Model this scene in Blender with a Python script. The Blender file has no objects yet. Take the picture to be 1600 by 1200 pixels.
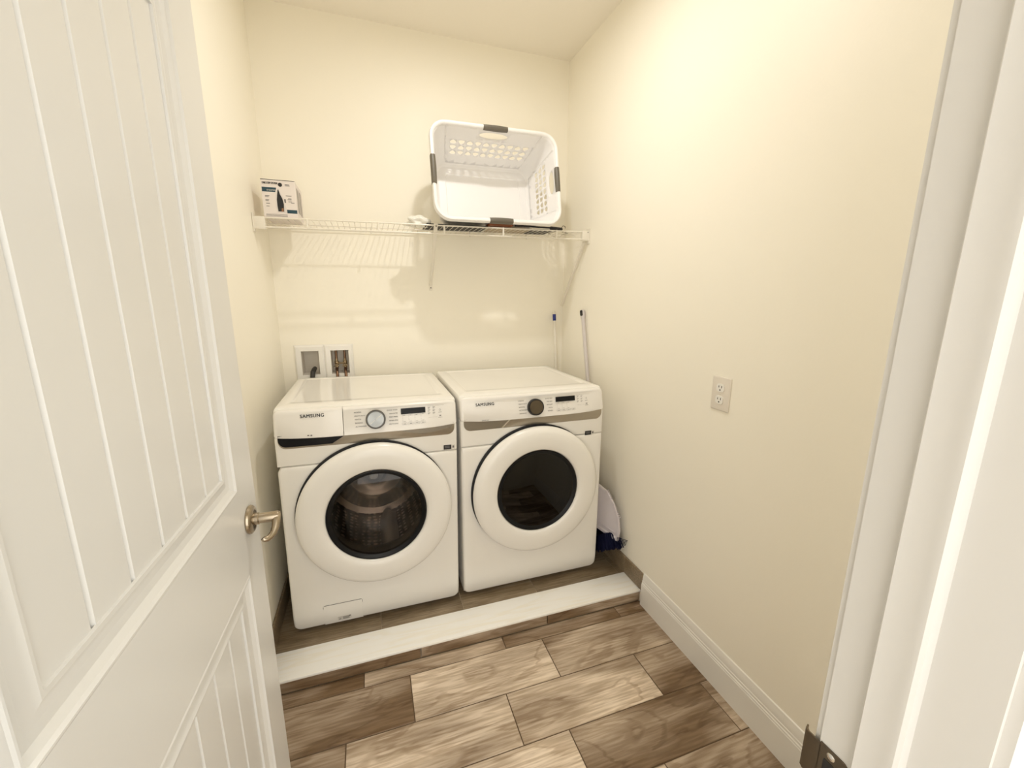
import bpy, bmesh, math, random
from mathutils import Vector, Matrix
random.seed(7)
SC = bpy.context.scene
COL = SC.collection
# ------------------------------------------------------------------ camera, world, lights, exposure
cam_d = bpy.data.cameras.new('camera'); cam = bpy.data.objects.new('camera', cam_d); COL.objects.link(cam)
yaw, pitch, roll = .3288, -.2046, .0043
fw = Vector((math.sin(yaw)*math.cos(pitch), math.cos(yaw)*math.cos(pitch), math.sin(pitch)))
rt = Vector((math.cos(yaw), -math.sin(yaw), 0)); up = rt.cross(fw)
r2 = rt*math.cos(roll) + up*math.sin(roll); u2 = r2.cross(fw)
m = Matrix((r2, u2, -fw)).transposed().to_4x4(); m.translation = Vector((.4421, -2.4341, 1.4461))
cam.matrix_world = m
cam_d.sensor_width = 36; cam_d.lens = 650.43/1600*36; cam_d.clip_start = .02
SC.camera = cam
wd = bpy.data.worlds.new('daylight'); SC.world = wd; wd.use_nodes = True
wd.node_tree.nodes['Background'].inputs[0].default_value = (.85, .93, 1, 1)
wd.node_tree.nodes['Background'].inputs[1].default_value = .15
def area_light(name, loc, rot, sx, sy, power, col):
    d = bpy.data.lights.new(name, 'AREA'); d.shape = 'RECTANGLE'; d.size = sx; d.size_y = sy; d.energy = power; d.color = col
    o = bpy.data.objects.new(name, d); COL.objects.link(o); o.location = loc; o.rotation_euler = rot
    return o
area_light('hall_daylight', (2.95, -3.0, 1.35), (0, math.radians(90), 0), 1.9, .32, 24, (.74, .88, 1))
area_light('hall_fill', (.5, -3.45, 1.4), (math.radians(90), 0, 0), 2.6, 2.2, 31, (1, 1, 1))  # unseen fill panel added behind the camera to soften shadows; not a window
LAMP_POWER = 770.0     # emission of the laundry-room globe
vs = SC.view_settings
SC.display_settings.display_device = 'sRGB'
vs.view_transform = 'Standard'; vs.look = 'None'; vs.gamma = 1; vs.use_curve_mapping = False
vs.exposure = 0.0
SC.cycles.use_denoising = True
SC.cycles.max_bounces = 16; SC.cycles.diffuse_bounces = 10; SC.cycles.glossy_bounces = 6
SC.cycles.transparent_max_bounces = 16; SC.cycles.sample_clamp_indirect = 6
# ------------------------------------------------------------------ materials
def mat(name, base=(.8, .8, .8), rough=.5, metal=0, spec=.5, coat=0, bump=None, emit=None, aniso=0):
    M = bpy.data.materials.new(name); M.use_nodes = True
    nt = M.node_tree; b = nt.nodes['Principled BSDF']
    b.inputs['Base Color'].default_value = (*base, 1); b.inputs['Roughness'].default_value = rough
    b.inputs['Metallic'].default_value = metal; b.inputs['Specular IOR Level'].default_value = spec
    b.inputs['Coat Weight'].default_value = coat; b.inputs['Coat Roughness'].default_value = .05
    if aniso: b.inputs['Anisotropic'].default_value = aniso
    if emit:
        b.inputs['Emission Color'].default_value = (*emit[0], 1); b.inputs['Emission Strength'].default_value = emit[1]
    if bump:
        sc, st, det = bump
        tc = nt.nodes.new('ShaderNodeTexCoord'); n = nt.nodes.new('ShaderNodeTexNoise'); bp = nt.nodes.new('ShaderNodeBump')
        n.inputs['Scale'].default_value = sc; n.inputs['Detail'].default_value = det
        bp.inputs['Strength'].default_value = st; bp.inputs['Distance'].default_value = .002
        nt.links.new(tc.outputs['Object'], n.inputs['Vector']); nt.links.new(n.outputs['Fac'], bp.inputs['Height'])
        nt.links.new(bp.outputs['Normal'], b.inputs['Normal'])
    return M
CREAM = (.93, .895, .80)
M_wall = mat('cream_paint', CREAM, .5, bump=(55, .16, 3))
M_hallwall = mat('hall_paint', (.88, .86, .82), .6)
M_ceil = mat('ceiling_paint', (.91, .87, .79), .8, bump=(80, .2, 3))
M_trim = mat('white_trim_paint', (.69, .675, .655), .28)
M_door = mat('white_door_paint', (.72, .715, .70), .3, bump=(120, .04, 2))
M_enamel = mat('white_enamel', (.87, .855, .825), .13, spec=.5)
M_plast = mat('white_plastic', (.87, .855, .825), .24)
M_console = mat('console_plastic', (.84, .82, .79), .2)
M_white = mat('basket_plastic', (.86, .85, .85), .35)
M_grip = mat('grey_grip_rubber', (.13, .115, .09), .45)
M_wire = mat('white_vinyl_wire', (.80, .76, .68), .35)
M_silver = mat('champagne_silver_trim', (.42, .375, .31), .3, metal=.75)
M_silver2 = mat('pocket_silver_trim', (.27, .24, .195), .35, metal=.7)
M_bright = mat('bright_metal', (.75, .73, .7), .2, metal=1)
M_black = mat('gloss_black', (.005, .005, .006), .35, spec=.25)
M_blackm = mat('matt_black', (.012, .011, .011), .55)
M_gap = mat('dark_gap_rubber', (.012, .012, .014), .6)
M_gasket = mat('grey_gasket_rubber', (.09, .085, .08), .4)
M_ink = mat('black_ink', (.01, .01, .012), .5)
M_inkgrey = mat('grey_ink', (.16, .15, .15), .5)
M_stickerw = mat('label_paper', (.72, .70, .66), .5)
M_nickel = mat('satin_nickel', (.42, .355, .27), .27, metal=1)
M_nickel_dark = mat('tarnished_nickel', (.17, .14, .105), .38, metal=1)
M_copper = mat('copper_pipe', (.24, .145, .095), .38, metal=1)
M_brass = mat('brass_valve', (.40, .31, .20), .3, metal=1)
M_hose = mat('grey_hose', (.035, .032, .03), .5)
M_knobface = mat('brushed_knob_metal', (.30, .305, .295), .33, metal=1, aniso=.85)
M_navy = mat('navy_bristle', (.0025, .004, .026), .7, spec=.2)
M_blue = mat('blue_plastic', (.01, .025, .22), .35)
M_dustpan = mat('dustpan_plastic', (.66, .62, .66), .4)
M_pole = mat('white_pole', (.80, .76, .68), .35)
M_polegrey = mat('pale_grey_pole', (.62, .58, .58), .35)
M_curb = mat('white_marble', (.93, .92, .88), .12)
M_grout = mat('brown_grout', (.13, .085, .05), .85)
M_groutlight = mat('tan_grout', (.42, .34, .25), .85)
M_base = mat('baseboard_paint', (.84, .825, .79), .28)
M_tileedge = mat('tile_base_joint', (.30, .24, .17), .8)
M_card = mat('white_card', (.78, .72, .69), .5)
M_cardgrey = mat('grey_card', (.34, .31, .28), .6)
M_teal = mat('teal_print', (.012, .05, .075), .5)
M_brown = mat('brown_leather', (.20, .06, .018), .5)
M_tan = mat('tan_board', (.44, .36, .26), .7)
M_film = mat('crumpled_film', (.80, .79, .74), .25, bump=(60, .6, 3))
M_outlet = mat('outlet_plate', (.78, .73, .66), .3)
M_recess = mat('box_plastic', (.74, .70, .64), .4)
M_globe = mat('lamp_globe', (.9, .9, .9), .4, emit=((1, .968, .91), LAMP_POWER))
# tangent for brushed knobs
nt = M_knobface.node_tree; tg = nt.nodes.new('ShaderNodeTangent'); tg.direction_type = 'RADIAL'; tg.axis = 'Y'
nt.links.new(tg.outputs[0], nt.nodes['Principled BSDF'].inputs['Tangent'])
# marble veins
nt = M_curb.node_tree; n = nt.nodes.new('ShaderNodeTexNoise'); n.inputs['Scale'].default_value = 5; n.inputs['Detail'].default_value = 6; n.inputs['Distortion'].default_value = 1.5
rp = nt.nodes.new('ShaderNodeValToRGB'); rp.color_ramp.elements[0].position = .38; rp.color_ramp.elements[0].color = (.95, .93, .87, 1)
rp.color_ramp.elements[1].position = .52; rp.color_ramp.elements[1].color = (.97, .97, .955, 1)
nt.links.new(n.outputs['Fac'], rp.inputs[0]); nt.links.new(rp.outputs[0], nt.nodes['Principled BSDF'].inputs['Base Color'])

def thin_glass(name, tint, rough=.02, f0=.04):
    M = bpy.data.materials.new(name); M.use_nodes = True; nt = M.node_tree
    nt.nodes.remove(nt.nodes['Principled BSDF']); out = nt.nodes['Material Output']
    t = nt.nodes.new('ShaderNodeBsdfTransparent'); t.inputs[0].default_value = (*tint, 1)
    g = nt.nodes.new('ShaderNodeBsdfGlossy'); g.inputs['Roughness'].default_value = rough
    lw = nt.nodes.new('ShaderNodeLayerWeight'); lw.inputs['Blend'].default_value = .5
    pw = nt.nodes.new('ShaderNodeMath'); pw.operation = 'POWER'; pw.inputs[1].default_value = 5; nt.links.new(lw.outputs['Facing'], pw.inputs[0])
    f = nt.nodes.new('ShaderNodeMath'); f.operation = 'MULTIPLY_ADD'; f.inputs[1].default_value = .8; f.inputs[2].default_value = f0; nt.links.new(pw.outputs[0], f.inputs[0])
    mx = nt.nodes.new('ShaderNodeMixShader')
    nt.links.new(f.outputs[0], mx.inputs[0]); nt.links.new(t.outputs[0], mx.inputs[1]); nt.links.new(g.outputs[0], mx.inputs[2])
    nt.links.new(mx.outputs[0], out.inputs[0]); return M
M_glassW = thin_glass('smoked_glass', (.56, .52, .49))
M_glassD = thin_glass('dark_brown_glass', (.08, .05, .035))
M_bowl = thin_glass('clear_bowl_glass', (.84, .82, .80), .03)
# perforated drum steel
M_drum = mat('perforated_steel', (.55, .5, .46), .28, metal=1)
nt = M_drum.node_tree; b = nt.nodes['Principled BSDF']
tc = nt.nodes.new('ShaderNodeTexCoord'); vo = nt.nodes.new('ShaderNodeTexVoronoi'); vo.inputs['Scale'].default_value = 36; vo.inputs['Randomness'].default_value = .25
rp = nt.nodes.new('ShaderNodeValToRGB'); rp.color_ramp.elements[0].position = .27; rp.color_ramp.elements[0].color = (.85, .78, .70, 1)
rp.color_ramp.elements[1].position = .40; rp.color_ramp.elements[1].color = (.13, .11, .095, 1)
bp = nt.nodes.new('ShaderNodeBump'); bp.inputs['Strength'].default_value = .5; bp.inputs['Distance'].default_value = .004
for a, c in ((tc.outputs['Object'], vo.inputs['Vector']), (vo.outputs['Distance'], rp.inputs[0]), (rp.outputs[0], b.inputs['Base Color']),
             (vo.outputs['Distance'], bp.inputs['Height']), (bp.outputs['Normal'], b.inputs['Normal'])): nt.links.new(a, c)
M_paddle = mat('paddle_plastic', (.62, .60, .56), .3)
M_drumback = mat('drum_back_steel', (.36, .31, .27), .24, metal=1)
M_drumD = mat('dryer_drum_steel', (.28, .2, .14), .35, metal=.9)

def wood_tile(name, dark, light, scale=1.0, gloss=.32, vein=1.0):
    """wood look porcelain: tone from the object's own colour, figure from object coordinates"""
    M = bpy.data.materials.new(name); M.use_nodes = True; nt = M.node_tree; b = nt.nodes['Principled BSDF']; L = nt.links.new
    N = lambda t: nt.nodes.new(t)
    tc = N('ShaderNodeTexCoord'); oi = N('ShaderNodeObjectInfo'); sep = N('ShaderNodeSeparateColor'); L(oi.outputs['Color'], sep.inputs[0])
    off = N('ShaderNodeVectorMath'); off.operation = 'SCALE'; off.inputs[0].default_value = (17.3, 9.1, 5.7); L(oi.outputs['Random'], off.inputs['Scale'])
    add = N('ShaderNodeVectorMath'); add.operation = 'ADD'; L(tc.outputs['Object'], add.inputs[0]); L(off.outputs[0], add.inputs[1])
    mp = N('ShaderNodeMapping'); mp.inputs['Scale'].default_value = (1.9*scale, 6.0*scale, 6.0*scale); L(add.outputs[0], mp.inputs[0])
    big = N('ShaderNodeTexNoise'); big.inputs['Scale'].default_value = 1.0; big.inputs['Detail'].default_value = 3; big.inputs['Distortion'].default_value = .9; L(mp.outputs[0], big.inputs['Vector'])
    # rings: height field of the big noise cut into contour lines = cathedral grain
    mul = N('ShaderNodeMath'); mul.operation = 'MULTIPLY'; mul.inputs[1].default_value = 20; L(big.outputs['Fac'], mul.inputs[0])
    fine = N('ShaderNodeTexNoise'); fine.inputs['Scale'].default_value = 9; fine.inputs['Detail'].default_value = 5
    mp2 = N('ShaderNodeMapping'); mp2.inputs['Scale'].default_value = (.9*scale, 13*scale, 13*scale); L(add.outputs[0], mp2.inputs[0]); L(mp2.outputs[0], fine.inputs['Vector'])
    fm = N('ShaderNodeMath'); fm.operation = 'MULTIPLY_ADD'; fm.inputs[1].default_value = 2.2; L(fine.outputs['Fac'], fm.inputs[0]); L(mul.outputs[0], fm.inputs[2])
    sn = N('ShaderNodeMath'); sn.operation = 'SINE'
    m2 = N('ShaderNodeMath'); m2.operation = 'MULTIPLY'; m2.inputs[1].default_value = 1.6; L(fm.outputs[0], m2.inputs[0]); L(m2.outputs[0], sn.inputs[0])
    r1 = N('ShaderNodeValToRGB'); r1.color_ramp.elements[0].position = .0; r1.color_ramp.elements[0].color = (.0, .0, .0, 1)
    r1.color_ramp.elements[1].position = .2; r1.color_ramp.elements[1].color = (1, 1, 1, 1)
    mr = N('ShaderNodeMapRange'); mr.inputs['From Min'].default_value = -1; mr.inputs['From Max'].default_value = 1; L(sn.outputs[0], mr.inputs['Value']); L(mr.outputs[0], r1.inputs[0])
    # broad cloudy tone: per tile tone + noise
    cl = N('ShaderNodeTexNoise'); cl.inputs['Scale'].default_value = .85; cl.inputs['Detail'].default_value = 2; cl.inputs['Distortion'].default_value = .6
    mp3 = N('ShaderNodeMapping'); mp3.inputs['Scale'].default_value = (2.6*scale, 7*scale, 7*scale); mp3.inputs['Location'].default_value = (3.1, 7.7, 1.3); L(add.outputs[0], mp3.inputs[0]); L(mp3.outputs[0], cl.inputs['Vector'])
    cr = N('ShaderNodeMapRange'); cr.inputs['From Min'].default_value = .33; cr.inputs['From Max'].default_value = .67; cr.inputs['To Min'].default_value = -.46; cr.inputs['To Max'].default_value = .30; L(cl.outputs['Fac'], cr.inputs['Value'])
    ton = N('ShaderNodeMath'); ton.operation = 'ADD'; ton.use_clamp = True; L(sep.outputs[0], ton.inputs[0]); L(cr.outputs[0], ton.inputs[1])
    mix = N('ShaderNodeMix'); mix.data_type = 'RGBA'; mix.inputs['A'].default_value = (*dark, 1); mix.inputs['B'].default_value = (*light, 1); L(ton.outputs[0], mix.inputs['Factor'])
    vmx = N('ShaderNodeMix'); vmx.data_type = 'RGBA'; vmx.blend_type = 'MULTIPLY'; vmx.inputs['B'].default_value = (.62, .55, .47, 1)
    inv = N('ShaderNodeMath'); inv.operation = 'MULTIPLY_ADD'; inv.inputs[1].default_value = -.6*vein; inv.inputs[2].default_value = .6*vein; L(r1.outputs[0], inv.inputs[0])
    L(inv.outputs[0], vmx.inputs['Factor']); L(mix.outputs['Result'], vmx.inputs['A'])
    gr = N('ShaderNodeMix'); gr.data_type = 'RGBA'; gr.blend_type = 'MULTIPLY'; gr.inputs['B'].default_value = (.60, .54, .46, 1)
    gf = N('ShaderNodeMapRange'); gf.inputs['From Min'].default_value = .62; gf.inputs['From Max'].default_value = .4; gf.inputs['To Max'].default_value = .75; L(fine.outputs['Fac'], gf.inputs['Value'])
    L(gf.outputs[0], gr.inputs['Factor']); L(vmx.outputs['Result'], gr.inputs['A'])
    L(gr.outputs['Result'], b.inputs['Base Color']); b.inputs['Roughness'].default_value = gloss
    bp = N('ShaderNodeBump'); bp.inputs['Strength'].default_value = .12; bp.inputs['Distance'].default_value = .001; L(fine.outputs['Fac'], bp.inputs['Height']); L(bp.outputs['Normal'], b.inputs['Normal'])
    return M
M_wood = wood_tile('wood_look_tile', (.235, .155, .09), (.90, .77, .63))
M_slate = wood_tile('taupe_tile', (.21, .16, .105), (.40, .32, .22), 1.3, .4, .3)

# ------------------------------------------------------------------ helpers
def obj(name, bm, material, parent=None, smooth=35, loc=None):
    me = bpy.data.meshes.new(name)
    bmesh.ops.remove_doubles(bm, verts=bm.verts, dist=1e-6)
    bmesh.ops.recalc_face_normals(bm, faces=bm.faces)
    bm.to_mesh(me); bm.free()
    me.materials.append(material)
    if smooth:
        for p in me.polygons: p.use_smooth = True
        try: me.set_sharp_from_angle(angle=math.radians(smooth))
        except Exception: pass
    o = bpy.data.objects.new(name, me); COL.objects.link(o)
    if parent: o.parent = parent
    if loc: o.location = loc
    return o
def tag(o, label=None, cat=None, group=None, kind=None):
    if label: o['label'] = label
    if cat: o['category'] = cat
    if group: o['group'] = group
    if kind: o['kind'] = kind
    return o
def thing(name, label, cat, loc=(0, 0, 0), group=None):
    o = bpy.data.objects.new(name, None); COL.objects.link(o); o.location = loc; o.empty_display_size = .05
    return tag(o, label, cat, group)
def struct(o): o['kind'] = 'structure'; return o
def base(name):
    o = bpy.data.objects.new(name, None); COL.objects.link(o); return struct(o)
BM = bmesh.new
def box(bm, a, b, bev=0, seg=2):
    """box between corners a and b, optionally bevelled"""
    t = bmesh.new(); bmesh.ops.create_cube(t, size=1)
    for v in t.verts: v.co = Vector([(a[i]+b[i])/2 + v.co[i]*(b[i]-a[i]) for i in range(3)])
    if bev: bmesh.ops.bevel(t, geom=t.edges[:], offset=bev, segments=seg, affect='EDGES', profile=.5)
    me = bpy.data.meshes.new('t'); t.to_mesh(me); t.free(); bm.from_mesh(me); bpy.data.meshes.remove(me)
    return bm
def xform(bm, M): bm.transform(M); return bm
def loft(bm, loops, cap0=True, cap1=True, closed=True):
    V = [[bm.verts.new(p) for p in l] for l in loops]
    n = len(loops[0])
    for i in range(len(V)-1):
        for j in range(n if closed else n-1):
            k = (j+1) % n
            try: bm.faces.new((V[i][j], V[i][k], V[i+1][k], V[i+1][j]))
            except ValueError: pass
    if cap0: bm.faces.new(V[0])
    if cap1: bm.faces.new(V[-1][::-1])
    return V
def rrect(x0, y0, x1, y1, r, n=6):
    """rounded rectangle, r = (bl, br, tr, tl); anticlockwise list of 2D points"""
    if not hasattr(r, '__len__'): r = (r,)*4
    P = []
    for (cx, cy, a0, q, sx, sy) in ((x0, y0, 180, r[0], 1, 1), (x1, y0, 270, r[1], -1, 1), (x1, y1, 0, r[2], -1, -1), (x0, y1, 90, r[3], 1, -1)):
        q = max(q, 1e-5)
        for i in range(n+1):
            a = math.radians(a0 + 90*i/n); P.append((cx+sx*q + q*math.cos(a), cy+sy*q + q*math.sin(a)))
    return P
def plate(bm, outline, levels, place):
    """outline(inset)->2D loop; levels [(inset, depth)...]; place(x,y,d)->3D; closed both ends"""
    loft(bm, [[place(x, y, d) for x, y in outline(i)] for i, d in levels])
    return bm
def tube(bm, pts, r, n=8, caps=True):
    pts = [Vector(p) for p in pts]; rr = r if hasattr(r, '__len__') else [r]*len(pts)
    loops = []; t0 = None; prev = None
    for i, p in enumerate(pts):
        t = (pts[min(i+1, len(pts)-1)] - pts[max(i-1, 0)]).normalized()
        if prev is None:
            ax = Vector((0, 0, 1)) if abs(t.z) < .9 else Vector((1, 0, 0))
            nrm = t.cross(ax).normalized()
        else: nrm = (prev - t*prev.dot(t)).normalized()
        prev = nrm; bn = t.cross(nrm)
        loops.append([p + (nrm*math.cos(2*math.pi*k/n) + bn*math.sin(2*math.pi*k/n))*rr[i] for k in range(n)])
    loft(bm, loops, caps, caps); return bm
def lathe(bm, prof, c, ax=Vector((0, 1, 0)), n=64, cap0=False, cap1=False):
    """prof [(radius, distance along ax)]"""
    ax = Vector(ax).normalized(); h = Vector((1, 0, 0)) if abs(ax.x) < .9 else Vector((0, 0, 1))
    e1 = (h - ax*h.dot(ax)).normalized(); e2 = ax.cross(e1); c = Vector(c)
    loft(bm, [[c + ax*d + (e1*math.cos(2*math.pi*k/n) + e2*math.sin(2*math.pi*k/n))*max(r, 1e-4) for k in range(n)] for r, d in prof], cap0, cap1)
    return bm
def extr(bm, pts2, place, d0, d1):
    loft(bm, [[place(x, y, d) for x, y in pts2] for d in (d0, d1)]); return bm
def text_bm(bm, s, size, org, xd, yd, bold=0.0, depth=.0004, squeeze=None, align='LEFT', spacing=1.0):
    """lettering as mesh, standing at org along xd / yd; squeeze = wanted width"""
    cu = bpy.data.curves.new('txt', 'FONT'); cu.body = s; cu.size = size; cu.extrude = 0; cu.resolution_u = 3; cu.align_x = align; cu.space_character = spacing
    o = bpy.data.objects.new('txt', cu); COL.objects.link(o)
    dg = bpy.context.evaluated_depsgraph_get(); me = bpy.data.meshes.new_from_object(o.evaluated_get(dg))
    if len(me.vertices):
        w = max(v.co.x for v in me.vertices) - min(v.co.x for v in me.vertices)
        k = squeeze/w if squeeze else 1
        xd = Vector(xd).normalized(); yd = Vector(yd).normalized(); zd = xd.cross(yd)
        M = Matrix((xd*k, yd, zd)).transposed().to_4x4(); M.translation = Vector(org) + zd*depth
        me.transform(M)
        sh_ = [(0, 0)] if not bold else [(0, 0), (bold, 0), (-bold, 0), (0, bold*.6), (0, -bold*.6)]
        last = Vector((0, 0, 0))
        for i_, (a_, b_) in enumerate(sh_):
            v_ = xd*a_ + yd*b_ + zd*(i_*8e-6); me.transform(Matrix.Translation(v_-last)); last = v_; bm.from_mesh(me)
    bpy.data.objects.remove(o); bpy.data.curves.remove(cu); bpy.data.meshes.remove(me)
    return bm
def raw(name, bm, material, parent=None):
    """like obj() but without merging or normal fixing (flat lettering)"""
    me = bpy.data.meshes.new(name); bm.to_mesh(me); bm.free(); me.materials.append(material)
    o = bpy.data.objects.new(name, me); COL.objects.link(o)
    if parent: o.parent = parent
    return o

# ------------------------------------------------------------------ room shell
W, H, YF, YH = 1.61, 2.757, -2.192, -2.308      # width, height, front wall faces
OL, OR, OT = .121, .889, 2.035                   # door opening
ZP, ZC, YC0, YC1 = .0625, .0685, -.822, -.965    # platform, curb
struct(obj('wall_left', box(BM(), (-.1, YF, -.1), (0, .1, H)), M_wall))
struct(obj('wall_right', box(BM(), (W, YF, -.1), (W+.1, .1, H)), M_wall))
bm = BM()   # back wall with an opening for the recessed supply boxes
HX0, HX1, HZ0, HZ1 = .0885, .3305, 1.0, 1.1685
for a, b_ in (((0, 0, -.1), (HX0, .1, H)), ((HX1, 0, -.1), (W, .1, H)), ((HX0, 0, -.1), (HX1, .1, HZ0)), ((HX0, 0, HZ1), (HX1, .1, H))): box(bm, a, b_)
struct(obj('wall_back', bm, M_wall, smooth=0))
bm = BM()
for a, b_ in (((-1.5, YH, -.1), (OL-.018, YF, H)), ((OR+.018, YH, -.1), (3, YF, H)), ((OL-.018, YH, OT+.018), (OR+.018, YF, H))): box(bm, a, b_)
struct(obj('wall_front', bm, M_wall, smooth=0))
struct(obj('ceiling', box(BM(), (-1.5, -3.5, H), (3, .1, H+.1)), M_ceil))
struct(obj('wall_hall', box(BM(), (-1.5, -3.6, -.1), (3, -3.5, H)), M_hallwall))
struct(obj('wall_hall', box(BM(), (-1.6, -3.6, -.1), (-1.5, YH, H)), M_hallwall))

# floor: grout bed and every tile a part of it
floor = base('floor')
struct(obj('hall_floor', box(BM(), (-1.5, -3.5, -.1), (3, YH, -.001)), M_tan, floor))
obj('grout_bed', box(BM(), (0, YH, -.1), (W, -.953, -.0022)), M_grout, floor)
def tile(parent, x0, x1, y0, y1, z, tone, material=M_wood, g=.0019, th=.007, axis='z', yf=0):
    """one tile; axis 'z' lies flat with its top at z, 'y' stands with its face at yf towards -Y (y0,y1 are heights), 'x' on a side wall"""
    hx, hy = (x1-x0)/2-g, (y1-y0)/2-g
    if hx < .004 or hy < .004: return
    bm = BM(); e = .0009
    if axis == 'z': pl_ = lambda x, y, d: (x, y, d)
    elif axis == 'y': pl_ = lambda x, y, d: (x, -d, y)
    elif axis == 'x': pl_ = lambda x, y, d: (-d, x, y)
    else: pl_ = lambda x, y, d: (d, x, y)
    L_ = [[pl_(x*(hx-i), y*(hy-i), d) for x, y in ((-1, -1), (1, -1), (1, 1), (-1, 1))] for i, d in ((0, -th), (0, -e), (e, 0))]
    loft(bm, L_)
    cx, cy = (x0+x1)/2, (y0+y1)/2
    loc = {'z': (cx, cy, z), 'y': (cx, yf, cy), 'x': (yf, cx, cy), 'X': (yf, cx, cy)}[axis]
    o = obj('floor_tile' if axis == 'z' else 'wall_tile', bm, material, parent, smooth=0, loc=loc)
    o.color = (tone, tone, tone, 1); return o
def row(parent, y0, y1, joints, tones, z=0, **k):
    xs = [0.0] + [j for j in joints if 0 < j < W] + [W]
    for i in range(len(xs)-1): tile(parent, xs[i], xs[i+1], y0, y1, z, tones[i % len(tones)], **k)
row(floor, -1.018, -.9515, (.340, .905, 1.465), (.12, .62, .30, .12))
row(floor, -1.212, -1.018, (.509, 1.066), (.18, .82, .50))
row(floor, -1.405, -1.212, (.285, .841, 1.396), (.25, .82, .72, .18))
row(floor, -1.597, -1.405, (.449, 1.005, 1.561), (.5, .68, .32, .5))
row(floor, -1.790, -1.597, (.133, .689, 1.245), (.5, .3, .75, .26))
row(floor, -1.984, -1.790, (.340, .905, 1.465), (.6, .4, .8, .3))
row(floor, -2.178, -1.984, (.509, 1.066), (.3, .7, .5))
row(floor, -2.308, -2.178, (.285, .841, 1.396), (.6, .4, .7, .3))

# raised tiled platform, wood tile riser, marble curb
plat = base('platform')
obj('platform_bed', box(BM(), (0, YC1+.02, -.1), (W, 0, ZP-.002)), M_groutlight, plat)
for i, (a, b_) in enumerate(((0, .413), (.413, .770), (.770, 1.127), (1.127, 1.578), (1.578, W))):
    tile(plat, a, b_, -.823, -.42, ZP, (.45, .5, .6, .4, .55)[i], M_slate, .0012)
    tile(plat, a, b_, -.42, 0, ZP, (.5, .4, .45, .6, .4)[i], M_slate, .0012)
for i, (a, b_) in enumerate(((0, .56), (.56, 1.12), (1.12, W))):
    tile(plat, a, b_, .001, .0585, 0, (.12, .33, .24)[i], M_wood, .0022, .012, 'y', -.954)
curb = struct(obj('trim_1', box(BM(), (.001, YC1, ZC-.011), (W-.001, YC0, ZC), .003, 2), M_curb))
# tile base boards on the platform
tb = base('baseboard_right_tile')
obj('joint_bed', box(BM(), (W-.006, -.974, ZP), (W-.0005, -.001, .156)), M_tileedge, tb, 0)
for a, b_, t_ in ((-.974, -.826, .62), (-.826, -.42, .5), (-.42, -.012, .45)):
    tile(tb, a, b_, ZC+.001 if a < -.9 else ZP, .160, 0, t_, M_slate, .0012, .009, 'x', W-.010)
tb = base('baseboard_left_tile')
obj('joint_bed', box(BM(), (.0005, -.974, ZP), (.006, -.001, .156)), M_tileedge, tb, 0)
for a, b_, t_ in ((-.974, -.826, .5), (-.826, -.42, .4), (-.42, -.012, .45)):
    tile(tb, a, b_, ZC+.001 if a < -.9 else ZP, .160, 0, t_, M_slate, .0012, .009, 'X', .010)
tb = base('baseboard_back_tile')
for a, b_ in ((.012, .6), (.6, 1.2), (1.2, W-.012)):
    tile(tb, a, b_, ZP, .160, 0, .45, M_slate, .0012, .009, 'y', -.010)
# white moulded baseboard on the right (profile: distance from wall, height)
BP = [(0, 0), (.014, 0), (.014, .108), (.0125, .111), (.0125, .116), (.010, .119), (.0105, .127), (.0085, .130), (.0085, .140), (.006, .152), (.004, .164), (0, .166)]
def baseboard(name, y0, y1, side):
    bm = BM()
    loft(bm, [[((W-d) if side > 0 else d, y, z) for d, z in BP] for y in (y0, y1)])
    return struct(obj(name, bm, M_base, smooth=25))
baseboard('baseboard_right', -2.188, -.976, 1)
baseboard('baseboard_left', -2.188, -.976, -1)

# ------------------------------------------------------------------ door frame
frame = base('trim_2')
bm = BM()
box(bm, (OR, YH, 0), (OR+.0175, YF, OT+.0175)); box(bm, (OL-.0175, YH, 0), (OL, YF, OT+.0175)); box(bm, (OL-.0175, YH, OT), (OR+.0175, YF, OT+.0175))
obj('jamb', bm, M_trim, frame, 0)
# door stop profile (distance from jamb, y)
ST = [(0, -2.2275), (.0098, -2.2275), (.0106, -2.2285), (.0098, -2.234), (.0098, -2.250), (.0106, -2.2535), (.0104, -2.2575), (.008, -2.2605), (.003, -2.262), (0, -2.2625)]
def stop(side):
    bm = BM()
    loft(bm, [[(OR-d if side > 0 else OL+d, y, z) for d, y in ST] for z in (0.001, OT-.001)])
    return bm
obj('door_stop', stop(1), M_trim, frame, 30); obj('door_stop', stop(-1), M_trim, frame, 30)
bm = BM(); loft(bm, [[(x, y, OT-d) for d, y in ST] for x in (OL+.012, OR-.012)]); obj('door_stop', bm, M_trim, frame, 30)
CP = [(0, 0), (0, .008), (.004, .0095), (.012, .010), (.02, .009), (.03, .0105), (.045, .014), (.056, .0155), (.060, .014), (.060, 0)]   # casing profile (offset from opening, thickness)
def casing(yw, sgn):
    bm = BM(); rv = .005
    loft(bm, [[(OR+rv+a, yw+sgn*t, z) for a, t in CP] for z in (.001, OT+rv+.06)])
    loft(bm, [[(OL-rv-a, yw+sgn*t, z) for a, t in CP] for z in (.001, OT+rv+.06)])
    loft(bm, [[(x, yw+sgn*t, OT+rv+a) for a, t in CP] for x in (OL-rv, OR+rv)])
    return bm
obj('casing', casing(YF, 1), M_trim, frame, 25); obj('casing', casing(YH, -1), M_trim, frame, 25)
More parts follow.
